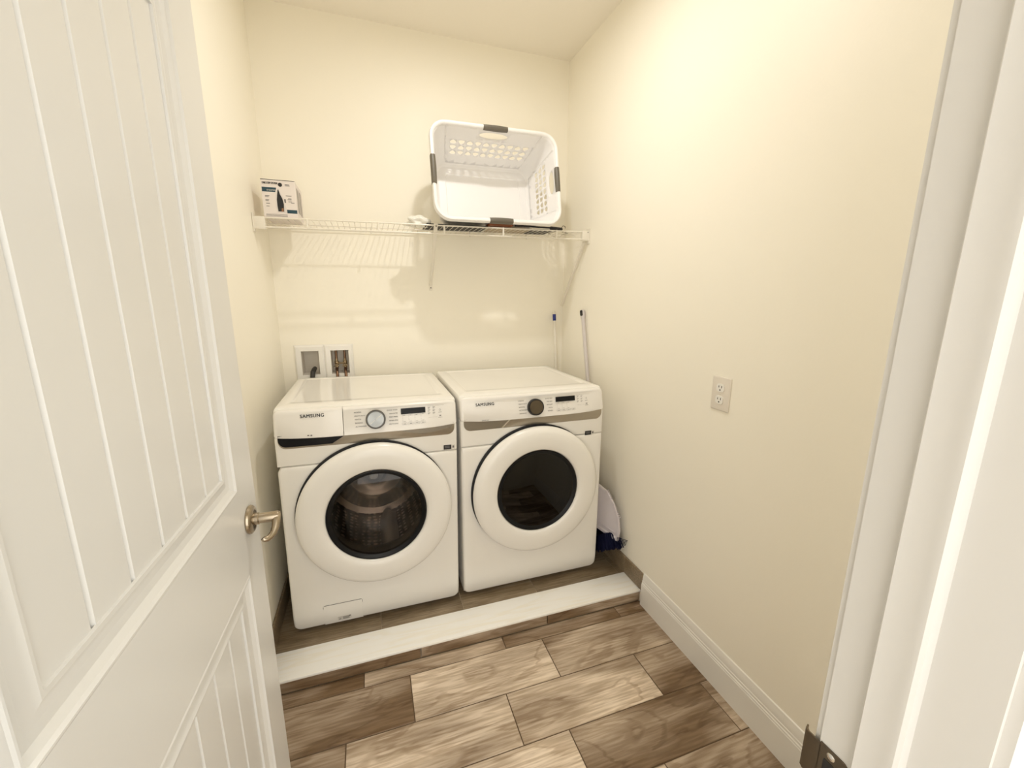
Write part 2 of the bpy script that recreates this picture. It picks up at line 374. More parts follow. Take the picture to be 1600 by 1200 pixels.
# strike plate wrapping the jamb edge
ZS = .938
sp = BM()
pts = rrect(-2.222, ZS-.0285, -2.1935, ZS+.0285, (.006, .0005, .0005, .006), 4)
extr(sp, pts, lambda a, b_, d: (OR-d, a, b_), .0002, .0016)
lip = [(OR+.0002, YF-.002), (OR-.0016, YF-.002), (OR-.0016, YF+.0125), (OR+.0005, YF+.0165), (OR+.006, YF+.0185), (OR+.006, YF+.0168), (OR+.002, YF+.0145), (OR+.0002, YF+.012)]
loft(sp, [[(x, y, z) for x, y in lip] for z in (ZS-.026, ZS+.026)])
strike = obj('strike_plate', sp, M_nickel_dark, frame, 30); strike['label'] = 'tarnished nickel strike plate'
bm = BM(); extr(bm, rrect(-2.2105, ZS-.013, -2.199, ZS+.013, .002, 3), lambda a, b_, d: (OR-d, a, b_), .0016, .0020); obj('latch_hole', bm, M_blackm, strike, 0)
for dz in (-.021, .021):
    bm = BM(); lathe(bm, [(.0001, -.0027), (.003, -.0025), (.0042, -.0016), (.0042, .0)], (OR-.0005, -2.2055, ZS+dz), (1, 0, 0), 16); obj('screw', bm, M_bright, strike)

# ------------------------------------------------------------------ door, open a right angle
DX, DW, DH, DT = .168, .762, 2.02, .035
door = base('door_1')
door.location = (DX, -1.40, .008)
door.rotation_euler = (0, 0, math.atan(-.0246))
# local: x = towards room (face at 0), y = 0 free edge .. -DW hinge, z up
def panel_frame(bm, s0, s1, z0, z1):  # ogee moulding around a recessed panel, s = distance from the free edge
    prof = [(0, 0), (.003, .0012), (.0055, .0012), (.008, -.003), (.016, -.0085), (.026, -.0105), (.036, -.0085), (.044, -.0055), (.049, -.0065), (.050, -.011)]
    loops = []
    for i, d in prof: loops.append([(d, -s, z) for s, z in ((s0+i, z0+i), (s1-i, z0+i), (s1-i, z1-i), (s0+i, z1-i))])
    loft(bm, loops, False, False)
UP = (.105, .657, 1.043, 1.925); LP = (.100, .657, .195, .852)
slab = BM()
xs = [0, UP[0], UP[1], DW]
# stiles and rails of the visible face, plus edges and back
def quad(bm, P): bm.faces.new([bm.verts.new(p) for p in P])
def face(s0, s1, z0, z1): quad(slab, [(0, -s0, z0), (0, -s1, z0), (0, -s1, z1), (0, -s0, z1)])
face(0, .1, 0, DH); face(.657, DW, 0, DH)
face(.1, .657, 0, LP[2]); face(.1, .657, LP[3], UP[2]); face(.1, .657, UP[3], DH); face(.1, .105, UP[2], UP[3])
for P in ([(-DT, 0, 0), (-DT, -DW, 0), (-DT, -DW, DH), (-DT, 0, DH)], [(0, 0, 0), (-DT, 0, 0), (-DT, 0, DH), (0, 0, DH)], [(0, -DW, 0), (-DT, -DW, 0), (-DT, -DW, DH), (0, -DW, DH)],
          [(0, 0, 0), (0, -DW, 0), (-DT, -DW, 0), (-DT, 0, 0)], [(0, 0, DH), (0, -DW, DH), (-DT, -DW, DH), (-DT, 0, DH)]): quad(slab, P)
obj('door_slab', slab, M_door, door, 0)
for (s0, s1, z0, z1), nm in ((UP, 'upper_moulding'), (LP, 'lower_moulding')):
    bm = BM(); panel_frame(bm, s0, s1, z0, z1); obj(nm, bm, M_door, door, 20)
for (s0, s1, z0, z1) in (UP, LP):      # tongue and groove planks inside each panel
    a, b_, n_ = s0+.048, s1-.048, 6
    edges = [a, .2225, .3, .377, .454, .531, b_]
    for i in range(n_):
        bm = BM(); p0, p1 = edges[i], edges[i+1]; c_ = .0042
        secs = [(p0, -.0165), (p0+.0006, -.0150), (p0+c_, -.0100), (p1-c_, -.0100), (p1-.0006, -.0150), (p1, -.0165)]
        loft(bm, [[(x, -s, z) for s, x in secs] for z in (z0+.046, z1-.046)])
        obj('plank', bm, M_door, door, 15)
# lever handle
hd = BM(); HZ = .968-.008; HS = .062
lathe(hd, [(.0001, .0), (.0300, .0), (.0315, .003), (.0305, .007), (.026, .0105), (.018, .012), (.0001, .0122)], (0, -HS, HZ), (1, 0, 0), 40)
han = obj('door_handle', hd, M_nickel, door); han['label'] = 'satin nickel lever handle'
bm = BM(); lathe(bm, [(.0130, .012), (.0130, .020), (.0112, .0215), (.0112, .055), (.0100, .059), (.0001, .060)], (0, -HS, HZ), (1, 0, 0), 28); obj('neck', bm, M_nickel, han)
bm = BM()
# lever sweeps back along the door towards the hinge and droops, with a curled tip
lev = [(.053, -HS+.008, HZ+.003), (.0545, -HS-.002, HZ-.001), (.055, -HS-.010, HZ-.009), (.054, -HS-.018, HZ-.018), (.051, -HS-.025, HZ-.0255), (.046, -HS-.032, HZ-.030), (.041, -HS-.037, HZ-.0315), (.036, -HS-.040, HZ-.030), (.034, -HS-.040, HZ-.027)]
tube(bm, lev, [.0085, .0098, .009, .008, .0073, .0068, .0062, .0062, .0052], 14); obj('lever', bm, M_nickel, han)

# ------------------------------------------------------------------ washing machine and dryer
def machine(root, dryer):
    w = .69
    P = lambda v=0.0: (lambda x, y, d: (x, d+v, y))
    RC = (.352, .520) if not dryer else (.345, .518)           # door centre (u, z)
    # sheet metal cabinet
    bm = BM()
    pl_ = lambda i: [(x, y) for x, y in rrect(.004+i, .035, w-.004-i, .672-i, (.002, .002, .02, .02), 4)]
    ring_ = pl_(0)[5:]+pl_(0)[:5]           # U shape, open at the front
    loft(bm, [[(x, y, z) for x, y in ring_] for z in (.022, .946)], True, False, False)
    obj('cabinet', bm, M_enamel, root)
    for sx in (.06, w-.06):
        for sy in (.09, .60):
            bm = BM(); lathe(bm, [(.0001, 0), (.021, 0), (.024, .004), (.024, .010), (.010, .012), (.010, .03)], (sx, sy, 0), (0, 0, 1), 16); obj('levelling_foot', bm, M_gap, root)
    # top panel with shallow sunken field
    bm = BM()
    def tl(i, z, fr=None): return [(x, y, z) for x, y in rrect(i, .030+(i if fr is None else fr), w-i, .675-i, (.012, .012, .018, .018), 4)]
    loft(bm, [tl(0, .944), tl(0, .962), tl(.003, .969), tl(.010, .9725), tl(.03, .9735, .05), tl(.046, .9735, .085), tl(.050, .9715, .09), tl(.056, .9705, .097)], False, True)
    obj('top_panel', bm, M_enamel, root, 40)
    # lower front panel with round opening
    bm = BM(); cu, cz = RC; R0 = .214
    ANG = [2*math.pi*(k+.5)/112 for k in range(112)]
    for xc in (.016, w-.016):               # extra points on the two rounded lower corners
        a0 = math.atan2(.036-cz, xc-cu) % (2*math.pi); ANG += [a0 + math.radians(q*.26+.013) for q in range(-16, 17)]
    ANG = sorted(ANG); N = len(ANG)
    def edge(i, rr=.032):
        x0, x1, z0, z1 = i, w-i, .02+i, .7475-i*.4
        out = []
        for k in range(N):
            a = ANG[k]; dx, dz = math.cos(a), math.sin(a)
            t = min(((x1-cu)/dx if dx > 0 else (x0-cu)/dx) if abs(dx) > 1e-9 else 9, ((z1-cz)/dz if dz > 0 else (z0-cz)/dz) if abs(dz) > 1e-9 else 9)
            x, z = cu+dx*t, cz+dz*t
            r_ = max(rr-i, .004)
            for sx, xc in ((-1, x0+r_), (1, x1-r_)):           # round the two lower corners
                if (x-xc)*sx > 0 and z < z0+r_:
                    q = Vector((x-xc, z-(z0+r_))); 
                    # slide along the ray onto the arc
                    ox, oz = cu-xc, cz-(z0+r_); B_ = ox*dx+oz*dz; C_ = ox*ox+oz*oz-r_*r_; D_ = B_*B_-C_
                    if D_ > 0: t2 = -B_+math.sqrt(D_); x, z = cu+dx*t2, cz+dz*t2
            out.append((x, z))
        return out
    def kick(x, z, v): return (x, v + (.10-z)**2*2.2 if z < .10 else v, z)
    circ = lambda r: [(cu+r*math.cos(a), cz+r*math.sin(a)) for a in ANG]
    def blend(t): A_, B_ = edge(.012), circ(R0); return [(a[0]*(1-t)+b[0]*t, a[1]*(1-t)+b[1]*t) for a, b in zip(A_, B_)]
    loops = [[kick(x, z, .055) for x, z in edge(0)], [kick(x, z, .014) for x, z in edge(0)], [kick(x, z, .006) for x, z in edge(.0015)], [kick(x, z, .0015) for x, z in edge(.006)], [kick(x, z, 0) for x, z in edge(.012)]]
    loops += [[kick(x, z, 0) for x, z in blend(t)] for t in (.15, .35, .6, .85)]
    loops += [[(x, 0, z) for x, z in circ(R0)], [(x, .05, z) for x, z in circ(R0-.004)]]
    loft(bm, loops, False, False)
    obj('lower_front_panel', bm, M_enamel, root, 50)
    # upper front panel and silver trim strip
    bm = BM(); o_ = lambda i: rrect(i, .7495+i*.5, w-i, .872, (.003, .003, .012, .012), 4)
    plate(bm, o_, [(0, .055), (0, .012), (.0015, .005), (.006, .0012), (.012, 0)], P()); obj('upper_front_panel', bm, M_enamel, root, 40)
    bm = BM(); so = lambda i: rrect(.012+i, .8215+i, w-.012-i, .874, (.03, .03, .001, .001), 8)
    plate(bm, so, [(0, .004), (0, -.0012), (.0012, -.002)], P()); strip = obj('trim_strip', bm, M_silver, root, 30)
    if not dryer:
        bm = BM(); plate(bm, lambda i: [(x, z) for x, z in [(.245, .874), (.245, .866), (.241, .8545), (.199, .8285)] + rrect(.0135, .8285, .1, .874, (.028, .001, .001, .001), 8)[0:9][::-1] + [(.0135, .874)]], [(0, -.001), (0, -.0032)], P())
        obj('drawer_grip_recess', bm, M_black, strip, 0)
        bm = BM(); lens = [(.455, .858)] + [(.455+.225*t, .858-.021*math.sin(math.pi*min(1, t*1.12+.0))**.8 if t < .86 else .840+.03*(t-.86)/.14) for t in [i/20 for i in range(1, 20)]] + [(.676, .874), (.455, .874)]
        extr(bm, lens, P(), -.001, -.0028); obj('finger_pocket', bm, M_silver2, strip, 0)
    else:
        bm = BM(); extr(bm, [(.0135, .874)] + rrect(.0135, .8235, .1, .874, (.028, .001, .001, .001), 8)[0:9] + [(.180, .8235), (.216, .858), (.216, .874)], P(), -.001, -.0028); obj('finger_pocket', bm, M_silver2, strip, 0)
        bm = BM(); extr(bm, [(.178, .8225), (.186, .8225), (.221, .856), (.213, .856)], P(), -.001, -.0036); obj('highlight_bar', bm, M_bright, strip, 0)  # highlight where the strip changes plane, put in as a bright sliver
    # console: lower edge overhangs, face leans back
    LEAN, V0, Z0, Z1 = .20, -.013, .8565, .9665
    def CF(x, z, d):
        bow = .010*((x/w-.5)*2)**4
        return (x, V0 + (z-Z0)*LEAN + d + bow, z + .010*((x/w-.5)*2)**4*(1-(z-Z0)/(Z1-Z0)))
    cuts = [(0, w)] if dryer else [(0, .2425), (.2436, w)]
    nx = Vector((0, -1, LEAN)).normalized()
    for k, (a, b_) in enumerate(cuts):
        bm = BM()
        rl = .022 if a == 0 else .001; rr_ = .022 if b_ == w else .001
        def co(i, n=7):
            x0, x1 = a+(i if a == 0 else i*.12), b_-(i if b_ == w else i*.12)
            base_ = rrect(x0, Z0+i*.35, x1, Z1-i, (max(rl*.4-i*.3, .0008), max(rr_*.4-i*.3, .0008), max(rr_-i*.4, .0008), max(rl-i*.4, .0008)), n)
            # densify long edges so the bow shows
            out = []
            for q in range(len(base_)):
                p, s = base_[q], base_[(q+1) % len(base_)]
                m_ = 10 if abs(s[0]-p[0]) > .1 else 1
                for t in range(m_): out.append((p[0]+(s[0]-p[0])*t/m_, p[1]+(s[1]-p[1])*t/m_))
            return out
        plate(bm, co, [(0, .075), (0, .012), (.0012, .006), (.0045, .0018), (.010, 0)], CF)
        obj('console' if (dryer or k) else 'detergent_drawer', bm, M_console, root, 40)
    face_ = lambda x, z, d=0: Vector(CF(x, z, 0)) + nx*(d+.0006)
    ydir = (face_(.3, .95) - face_(.3, .90)).normalized()
    xdir = Vector((1, 0, 0))
    du = 0 if not dryer else -.0265
    # brand lettering
    t_ = (.0935, .936, .082) if not dryer else (.0665, .9255, .081)
    bm = BM(); text_bm(bm, 'SAMSUNG', .0178, face_(t_[0], t_[1]), xdir, ydir, bold=.0006, squeeze=t_[2], spacing=1.12); raw('brand_lettering', bm, M_ink, root)
    # knob
    ku, kz = (.3635, .9125) if not dryer else (.336, .905)
    c = face_(ku, kz)
    bm = BM(); lathe(bm, [(.0365, 0), (.0378, .003), (.0372, .017), (.0345, .0205), (.0315, .0205), (.031, .0195)], c, nx, 56); kb = obj('selector_knob', bm, M_blackm if dryer else mat('knob_rim', (.10, .095, .085), .35, metal=.5), root)
    fc = BM(); lathe(fc, [(.0312, .0196), (.0305, .0206), (.020, .0209), (.0001, .0209)], (0, 0, 0), (0, -1, 0), 56)
    fo = obj('knob_face', fc, M_knobface if not dryer else mat('bronze_knob_metal', (.15, .125, .095), .3, metal=1), kb); fo.matrix_local = Matrix.Translation(c) @ Matrix.Rotation(-math.atan(LEAN), 4, 'X')
    if not dryer:
        bm = BM()
        for ang, l0, l1, wd_ in ((38, .001, .026, .0011), (218, .004, .026, .0011)):
            a = math.radians(ang); dv = xdir*math.cos(a) + ydir*math.sin(a); pv = nx.cross(dv)
            ce = c + nx*.0213
            quad(bm, [ce+dv*l0-pv*wd_, ce+dv*l1-pv*wd_, ce+dv*l1+pv*wd_, ce+dv*l0+pv*wd_])
        raw('pointer', bm, M_stickerw, kb)
    # display
    d0, d1, e0, e1 = (.4615, .5595, .9235, .9465) if not dryer else (.4395, .536, .9195, .9415)
    bm = BM(); loft(bm, [[face_(x, z, d) for x, z in rrect(d0, e0, d1, e1, .001, 2)] for d in (-.002, .0006)]); obj('display', bm, M_black, root, 0)
    # printed cycle names, dots and keys
    bm = BM(); hs = .0066
    Lw = ['NORMAL', 'HEAVY DUTY', 'WHITES', 'BEDDING', 'ACTIVEWEAR'] if not dryer else ['NORMAL', 'HEAVY DUTY', 'BEDDING', 'ACTIVEWEAR', 'DELICATES']
    Rw = ['QUICK WASH', 'DELICATES', 'PERM PRESS', 'RINSE+SPIN', 'SELF CLEAN'] if not dryer else ['QUICK DRY', 'TIME DRY', 'AIR FLUFF', 'WOOL', 'TOWELS']
    x0, z0 = (.284, .9415) if not dryer else (.2585, .934)
    for i, s in enumerate(Lw): text_bm(bm, s, hs, face_(x0+.0008*i, z0-i*.0137), xdir, ydir, bold=.00012)
    x0, z0 = (.449, .9415) if not dryer else (.4225, .936)
    for i, s in enumerate(Rw): text_bm(bm, s, hs, face_(x0, z0-i*.0137), xdir, ydir, bold=.00012, align='RIGHT')
    if dryer: text_bm(bm, 'SENSOR DRY', .0055, face_(.089, .8605), xdir, ydir, bold=.0001)
    raw('cycle_names', bm, M_inkgrey, root)['kind'] = 'stuff'
    bm = BM()
    def dash(x, z, lx, lz): quad(bm, [face_(x, z, .0001), face_(x+lx, z, .0001), face_(x+lx, z+lz, .0001), face_(x, z+lz, .0001)])
    cols = 4 if not dryer else 3
    for c_ in range(cols):
        xc = d0+.005+c_*.0245
        for r_ in range(5): dash(xc, e0-.0055-r_*.0062, .0016, .0014)
        dash(xc+.004, e0-.0055, .007, .0010); dash(xc+.004, e0-.0303, .008, .0010)
    for c_ in range(4):
        x, z = d0+.003+c_*.0245, e0-.0425
        dash(x, z, .020, .0005); dash(x, z+.0075, .020, .0005); dash(x, z, .0005, .008); dash(x+.0195, z, .0005, .008); dash(x+.005, z+.003, .010, .0016)
    for i in range(2):
        for j in range(3):
            for q in range(2): dash(d1+.010+i*.020, e1-.004-j*.0115-q*.0042, .010-.003*q, .0014)
    dash(d1+.012, e0-.0225, .036, .0004); dash(d1+.008, e1+.0015, .07, .0005)
    cx_, cz_ = d1+.060, (e0+e1)/2-.006
    for k in range(12):
        a = 2*math.pi*k/12; dash(cx_+.0035*math.cos(a)-.0005, cz_+.0035*math.sin(a)-.0005, .0012, .0012)
    dash(cx_-.007, cz_-.011, .014, .0012); dash(cx_-.004, cz_-.027, .002, .005); dash(cx_, cz_-.027, .004, .005); dash(cx_-.008, cz_-.033, .017, .0011)
    if not dryer: dash(.115, .867, .007, .004); dash(.126, .866, .006, .005)
    raw('control_marks', bm, M_inkgrey, root)['kind'] = 'stuff'
    # small energy sticker
    su, sz = (.631, .7545) if not dryer else (.5955, .745)
    bm = BM(); extr(bm, rrect(su, sz, su+.033, sz+.020, .0008, 2), P(), -.0008, .001); st = obj('sticker', bm, M_ink, root, 0)
    bm = BM(); extr(bm, rrect(su+.0335, sz, su+.049, sz+.020, .0008, 2), P(), -.0008, .001); obj('sticker_badge', bm, M_stickerw, st, 0)
    bm = BM()
    for q in range(3): quad(bm, [(su+.005, -.0010, sz+.0065+q*.0035), (su+.026, -.0010, sz+.0065+q*.0035), (su+.026, -.0010, sz+.0083+q*.0035), (su+.005, -.0010, sz+.0083+q*.0035)])
    quad(bm, [(su+.0375, -.0010, sz+.005), (su+.045, -.0010, sz+.005), (su+.045, -.0010, sz+.015), (su+.0375, -.0010, sz+.015)])
    raw('sticker_print', bm, M_inkgrey, st)
    # door: dark gap ring, white ring, window
    C = Vector((cu, 0, cz)); Cy = lambda dx=0, dz=0: C + Vector((dx, 0, dz))
    bm = BM(); lathe(bm, [(.215, -.001), (.300, -.001), (.304, -.003), (.304, -.0085), (.26, -.010)], Cy(-.0035, .0035), (0, 1, 0), 96); gap = obj('door_gap', bm, M_gap, root)
    bm = BM(); gr = .196
    lathe(bm, [(.20, -.010), (.288, -.0095), (.2965, -.012), (.302, -.020), (.3035, -.030), (.3005, -.040), (.292, -.049), (.278, -.0545), (.255, -.0565), (.225, -.0560), (.207, -.0535), (.200, -.049), (gr, -.040), (gr-.002, -.030)], C, (0, 1, 0), 112)
    dr = obj('door', bm, M_plast, root, 60)
    bm = BM(); lathe(bm, [(gr-.0015, -.043), (gr-.006, -.0435), (gr-.013, -.0395), (gr-.019, -.036), (gr-.022, -.028)], C, (0, 1, 0), 96); obj('window_rim', bm, M_black, dr)
    G = M_glassD if dryer else M_glassW
    bm = BM(); lathe(bm, [(gr-.019, -.0365), (.14, -.0425), (.10, -.0462), (.05, -.0485), (.0001, -.0492)], C, (0, 1, 0), 96); obj('door_glass', bm, G, dr, 180)
    if not dryer:
        bm = BM(); lathe(bm, [(.176, -.022), (.170, .0), (.160, .045), (.148, .075), (.125, .092), (.08, .102), (.0001, .106)], C+Vector((0, 0, -.006)), (0, 1, 0), 80); obj('glass_bowl', bm, M_bowl, dr, 180)
        bm = BM(); lathe(bm, [(.216, .004), (.205, .010), (.190, .016), (.182, .030), (.186, .046), (.200, .052), (.212, .066)], C, (0, 1, 0), 80); gk = obj('door_gasket', bm, M_gasket, root, 60)
        bm = BM(); lathe(bm, [(.0001, -.002), (.013, -.002), (.016, .001), (.017, .012), (.010, .018), (.010, .050)], C+Vector((-.008, .004, .146)), (0, .75, .66), 24); obj('spray_nozzle', bm, mat('nozzle_plastic', (.55, .60, .62), .4), gk)
    else:
        bm = BM(); lathe(bm, [(.216, .004), (.195, .012), (.19, .04), (.2, .05)], C, (0, 1, 0), 64); obj('door_gasket', bm, M_blackm, root, 60)
        bm = BM(); lathe(bm, [(.177, -.022), (.172, .01), (.155, .05), (.12, .07), (.0001, .078)], C, (0, 1, 0), 64); obj('glass_bowl', bm, M_bowl, dr, 180)
    bm = BM(); lathe(bm, [(.205, .068), (.222, .070), (.236, .085), (.240, .11), (.240, .40), (.232, .42)], C, (0, 1, 0), 80); drum = obj('drum', bm, M_drumD if dryer else M_drum, root, 50)
    bm = BM(); lathe(bm, [(.234, .418), (.205, .430), (.190, .424), (.165, .424), (.150, .412), (.120, .412), (.105, .424), (.06, .424), (.045, .41), (.0001, .408)], C, (0, 1, 0), 80)
    obj('drum_back', bm, M_drumD if dryer else M_drumback, drum, 40)
    for k in range(3):
        a = math.radians((-78, 42, 162)[k]); e_r = Vector((math.cos(a), 0, math.sin(a))); e_t = Vector((-math.sin(a), 0, math.cos(a)))
        bm = BM(); loft(bm, [[C + e_r*(.241-h_) + e_t*t + Vector((0, y, 0)) for t, h_ in ((-.045, 0), (-.022, .03*s), (-.008, .052*s), (.008, .052*s), (.022, .03*s), (.045, 0))] for y, s in ((.10, .35), (.13, 1), (.36, 1), (.40, .4))])
        obj('drum_paddle', bm, M_gasket if dryer else M_paddle, drum, 50)
    if not dryer:   # drain filter hatch, lower left
        bm = BM(); fo_ = lambda i: rrect(.1152+i, .026+i, .2708-i, .1234-i, (.001, .001, .008, .008), 4)
        loft(bm, [[kick(x, z, d) for x, z in fo_(i)] for i, d in ((0, -.0003), (.0, -.0006), (.0004, -.0006))]); hatch_line = obj('filter_hatch_gap', bm, M_inkgrey, root, 0)
        bm = BM(); fi = lambda i: rrect(.1168+i, .024+i, .2692-i, .1217-i, (.001, .001, .0075, .0075), 4)
        def fgrid(i, d): return [kick(x, z, d) for x, z in fi(i)]
        # face strip-wise so it follows the curved kick
        zz = [.0245 + k*(.1213-.0245)/14 for k in range(15)]
        loft(bm, [[kick(.1168, z, -.0011) if x == 0 else kick(.2692, z, -.0011) for x in (0, 1)] + [kick(.2692, z, .0005), kick(.1168, z, .0005)] for z in zz])
        ht = obj('filter_hatch', bm, M_enamel, root, 50)
        bm = BM(); q_ = lambda x0, x1, z0, z1, d: quad(bm, [kick(x0, z0, d), kick(x1, z0, d), kick(x1, z1, d), kick(x0, z1, d)])
        q_(.168, .222, .036, .056, -.0014); raw('hatch_sticker', bm, M_stickerw, ht)
        bm = BM(); q_(.172, .181, .040, .044, -.0018); q_(.213, .219, .049, .055, -.0018)
        for r_ in range(4): q_(.188, .214, .038+r_*.0042, .0400+r_*.0042, -.0018)
        q_(.170, .186, .0515, .0525, -.0018)
        raw('sticker_print', bm, M_inkgrey, ht)
washer = thing('washing_machine', 'white front-load washing machine on the left with see-through smoked window and steel drum', 'washing machine', (.0715, -.7554, ZP))
washer.rotation_euler = (0, math.radians(.55), .0048)
machine(washer, False)
dry = thing('clothes_dryer', 'white clothes dryer on the right with opaque dark round window', 'dryer', (.7854, -.7574, ZP))
dry.rotation_euler = (0, 0, -.002)
machine(dry, True)

# ------------------------------------------------------------------ recessed supply boxes behind the washer
def supply_box(name, label, x0, x1, i0, i1):
    root = thing(name, label, 'outlet box', (0, 0, 0))
    z0, z1, j0, j1 = 1.005, 1.196, 1.036, 1.1635
    bm = BM()
    ring = lambda a0, a1, b0, b1, y: [(a0, y, b0), (a1, y, b0), (a1, y, b1), (a0, y, b1)]
    loft(bm, [ring(x0, x1, z0, z1, -.0005), ring(x0, x1, z0, z1, -.004), ring(x0+.008, x1-.008, z0+.008, z1-.010, -.012), ring(i0-.002, i1+.002, j0, j1, -.011), ring(i0, i1, j0, j1, -.009)], False, False)
    obj('frame', bm, M_plast, root, 0)
    bm = BM(); loft(bm, [ring(i0, i1, j0, j1, -.009), ring(i0+.001, i1-.001, j0+.001, j1-.001, .082)], False, True); obj('recess', bm, M_recess, root, 0)
    return root
db = supply_box('drain_box', 'white recessed drain box with a dark hose, left of the valve box', .060, .2040, .0920, .1765)
bm = BM(); tube(bm, [(.148, .035, 1.064), (.145, .012, 1.060), (.142, -.016, 1.050), (.140, -.026, 1.03), (.139, -.03, 1.0)], [.011, .012, .0125, .0125, .0125], 14); obj('drain_hose', bm, M_hose, db)
vb = supply_box('valve_box', 'white recessed valve box with two copper water pipes, right of the drain box', .2045, .3500, .2360, .3255)
vx = (.260, .3035)
for x in vx:
    bm = BM(); tube(bm, [(x, .035, 1.158), (x, .033, 1.105)], .0065, 14); obj('pipe', bm, M_copper, vb)
    bm = BM(); lathe(bm, [(.0001, .030), (.0075, .030), (.0075, .018), (.011, .016), (.011, -.004), (.008, -.006), (.008, -.026), (.0001, -.026)], (x, .03, 1.083), (0, 0, 1), 18); tube(bm, [(x, .03, 1.085), (x, .004, 1.080)], [.008, .006], 12); vl = obj('valve', bm, M_brass, vb)
    bm = BM(); tube(bm, [(x-.013, .004, 1.072), (x-.004, .002, 1.084), (x+.004, .002, 1.084), (x+.013, .004, 1.074)], .0028, 8); obj('lever', bm, M_nickel, vl)
    bm = BM(); tube(bm, [(x, .028, 1.060), (x, .012, 1.052), (x+.002, -.008, 1.045), (x+.003, -.022, 1.02), (x+.003, -.028, .985)], [.0085, .0075, .0075, .0075, .0075], 12); obj('supply_hose', bm, M_copper, vb)
bm = BM(); tube(bm, [(vx[0], .028, 1.088), (vx[1], .028, 1.088)], .0048, 10); obj('bridge', bm, M_brass, vb)

# ------------------------------------------------------------------ wire shelf
sh = lambda x: 1.779 + .0125*x           # height of the wire deck along the shelf
shelf = thing('wire_shelf', 'white vinyl-coated wire shelf across the back wall above the machines', 'shelf', (0, 0, 0))
SD = -.305
nw = 62
for i in range(nw):
    x = .022 + i*(1.588-.022)/(nw-1)
    bm = BM(); tube(bm, [(x, -.004, sh(x)), (x, SD+.004, sh(x)), (x, SD, sh(x)-.003)], .00135, 6); obj('deck_wire', bm, M_wire, shelf)
def rail(name, y, dz, r):
    bm = BM(); tube(bm, [(.006, y, sh(0)+dz), (1.604, y, sh(1.604)+dz)], r, 8); obj(name, bm, M_wire, shelf)
rail('back_rail', -.012, -.0035, .0026); rail('middle_rail', -.155, -.0040, .0026); rail('lip_rail', SD-.001, -.0022, .0035); rail('lip_rail', SD-.005, -.041, .0038)
for x in (.212, .512, .816, 1.117, 1.413):
    bm = BM(); box(bm, (x-.0045, SD-.009, sh(x)-.041), (x+.0045, SD-.004, sh(x)+.001), .0015, 1); obj('lip_upright', bm, M_wire, shelf)
for x in (.48, .98, 1.30):                # little clips hanging under the deck
    bm = BM(); box(bm, (x-.004, -.160, sh(x)-.030), (x+.004, -.150, sh(x)-.002), .002, 1); obj('wall_clip', bm, M_wire, shelf)
bm = BM(); z = sh(.02)
box(bm, (.0008, SD-.008, z-.050), (.048, SD+.018, z+.002), .003, 2); box(bm, (.0008, SD-.012, z-.062), (.006, SD+.022, z+.016), .002, 1); obj('end_bracket', bm, M_wire, shelf)
bm = BM(); z = sh(1.6)
box(bm, (1.566, SD-.008, z-.048), (1.6092, SD+.018, z+.004), .003, 2); box(bm, (1.604, SD-.012, z-.064), (1.6092, SD+.022, z+.016), .002, 1); eb = obj('end_bracket', bm, M_wire, shelf)
bm = BM(); lathe(bm, [(.0001, -.001), (.0025, -.0008), (.003, 0)], (1.598, SD-.0082, z-.004), (0, 1, 0), 10); obj('screw', bm, M_grip, eb)
def brace(p, q, foot):
    bm = BM(); a, b_ = Vector(p), Vector(q); d = (b_-a).normalized(); s = Vector((1, 0, 0)); n_ = d.cross(s).normalized()
    loft(bm, [[pt + s*x*wd_ + n_*y for x, y in ((-1, -.004), (1, -.004), (1, .002), (.7, .004), (-.7, .004), (-1, .002))] for pt, wd_ in ((a, .0095), (a+d*.05, .009), (b_-d*.02, .0075), (b_, .0085))])
    if foot: box(bm, (q[0]-.009, -.0035, q[2]-.030), (q[0]+.009, -.0008, q[2]+.006), .001, 1)
    o = obj('brace', bm, M_wire, shelf, 25)
    if foot:
        s_ = BM(); lathe(s_, [(.0001, -.0015), (.003, -.001), (.0035, 0)], (q[0], -.0036, q[2]-.016), (0, 1, 0), 10); obj('screw', s_, M_grip, o)
        s_ = BM(); lathe(s_, [(.0001, -.0015), (.003, -.001), (.0035, 0)], (p[0], p[1]-.0062, p[2]-.010), (0, 1, 0), 10); obj('screw', s_, M_grip, o)
brace((.776, SD-.008, sh(.776)+.002), (.785, -.004, 1.514), True)
brace((1.592, SD+.020, sh(1.592)-.052), (1.597, -.012, 1.40), False)

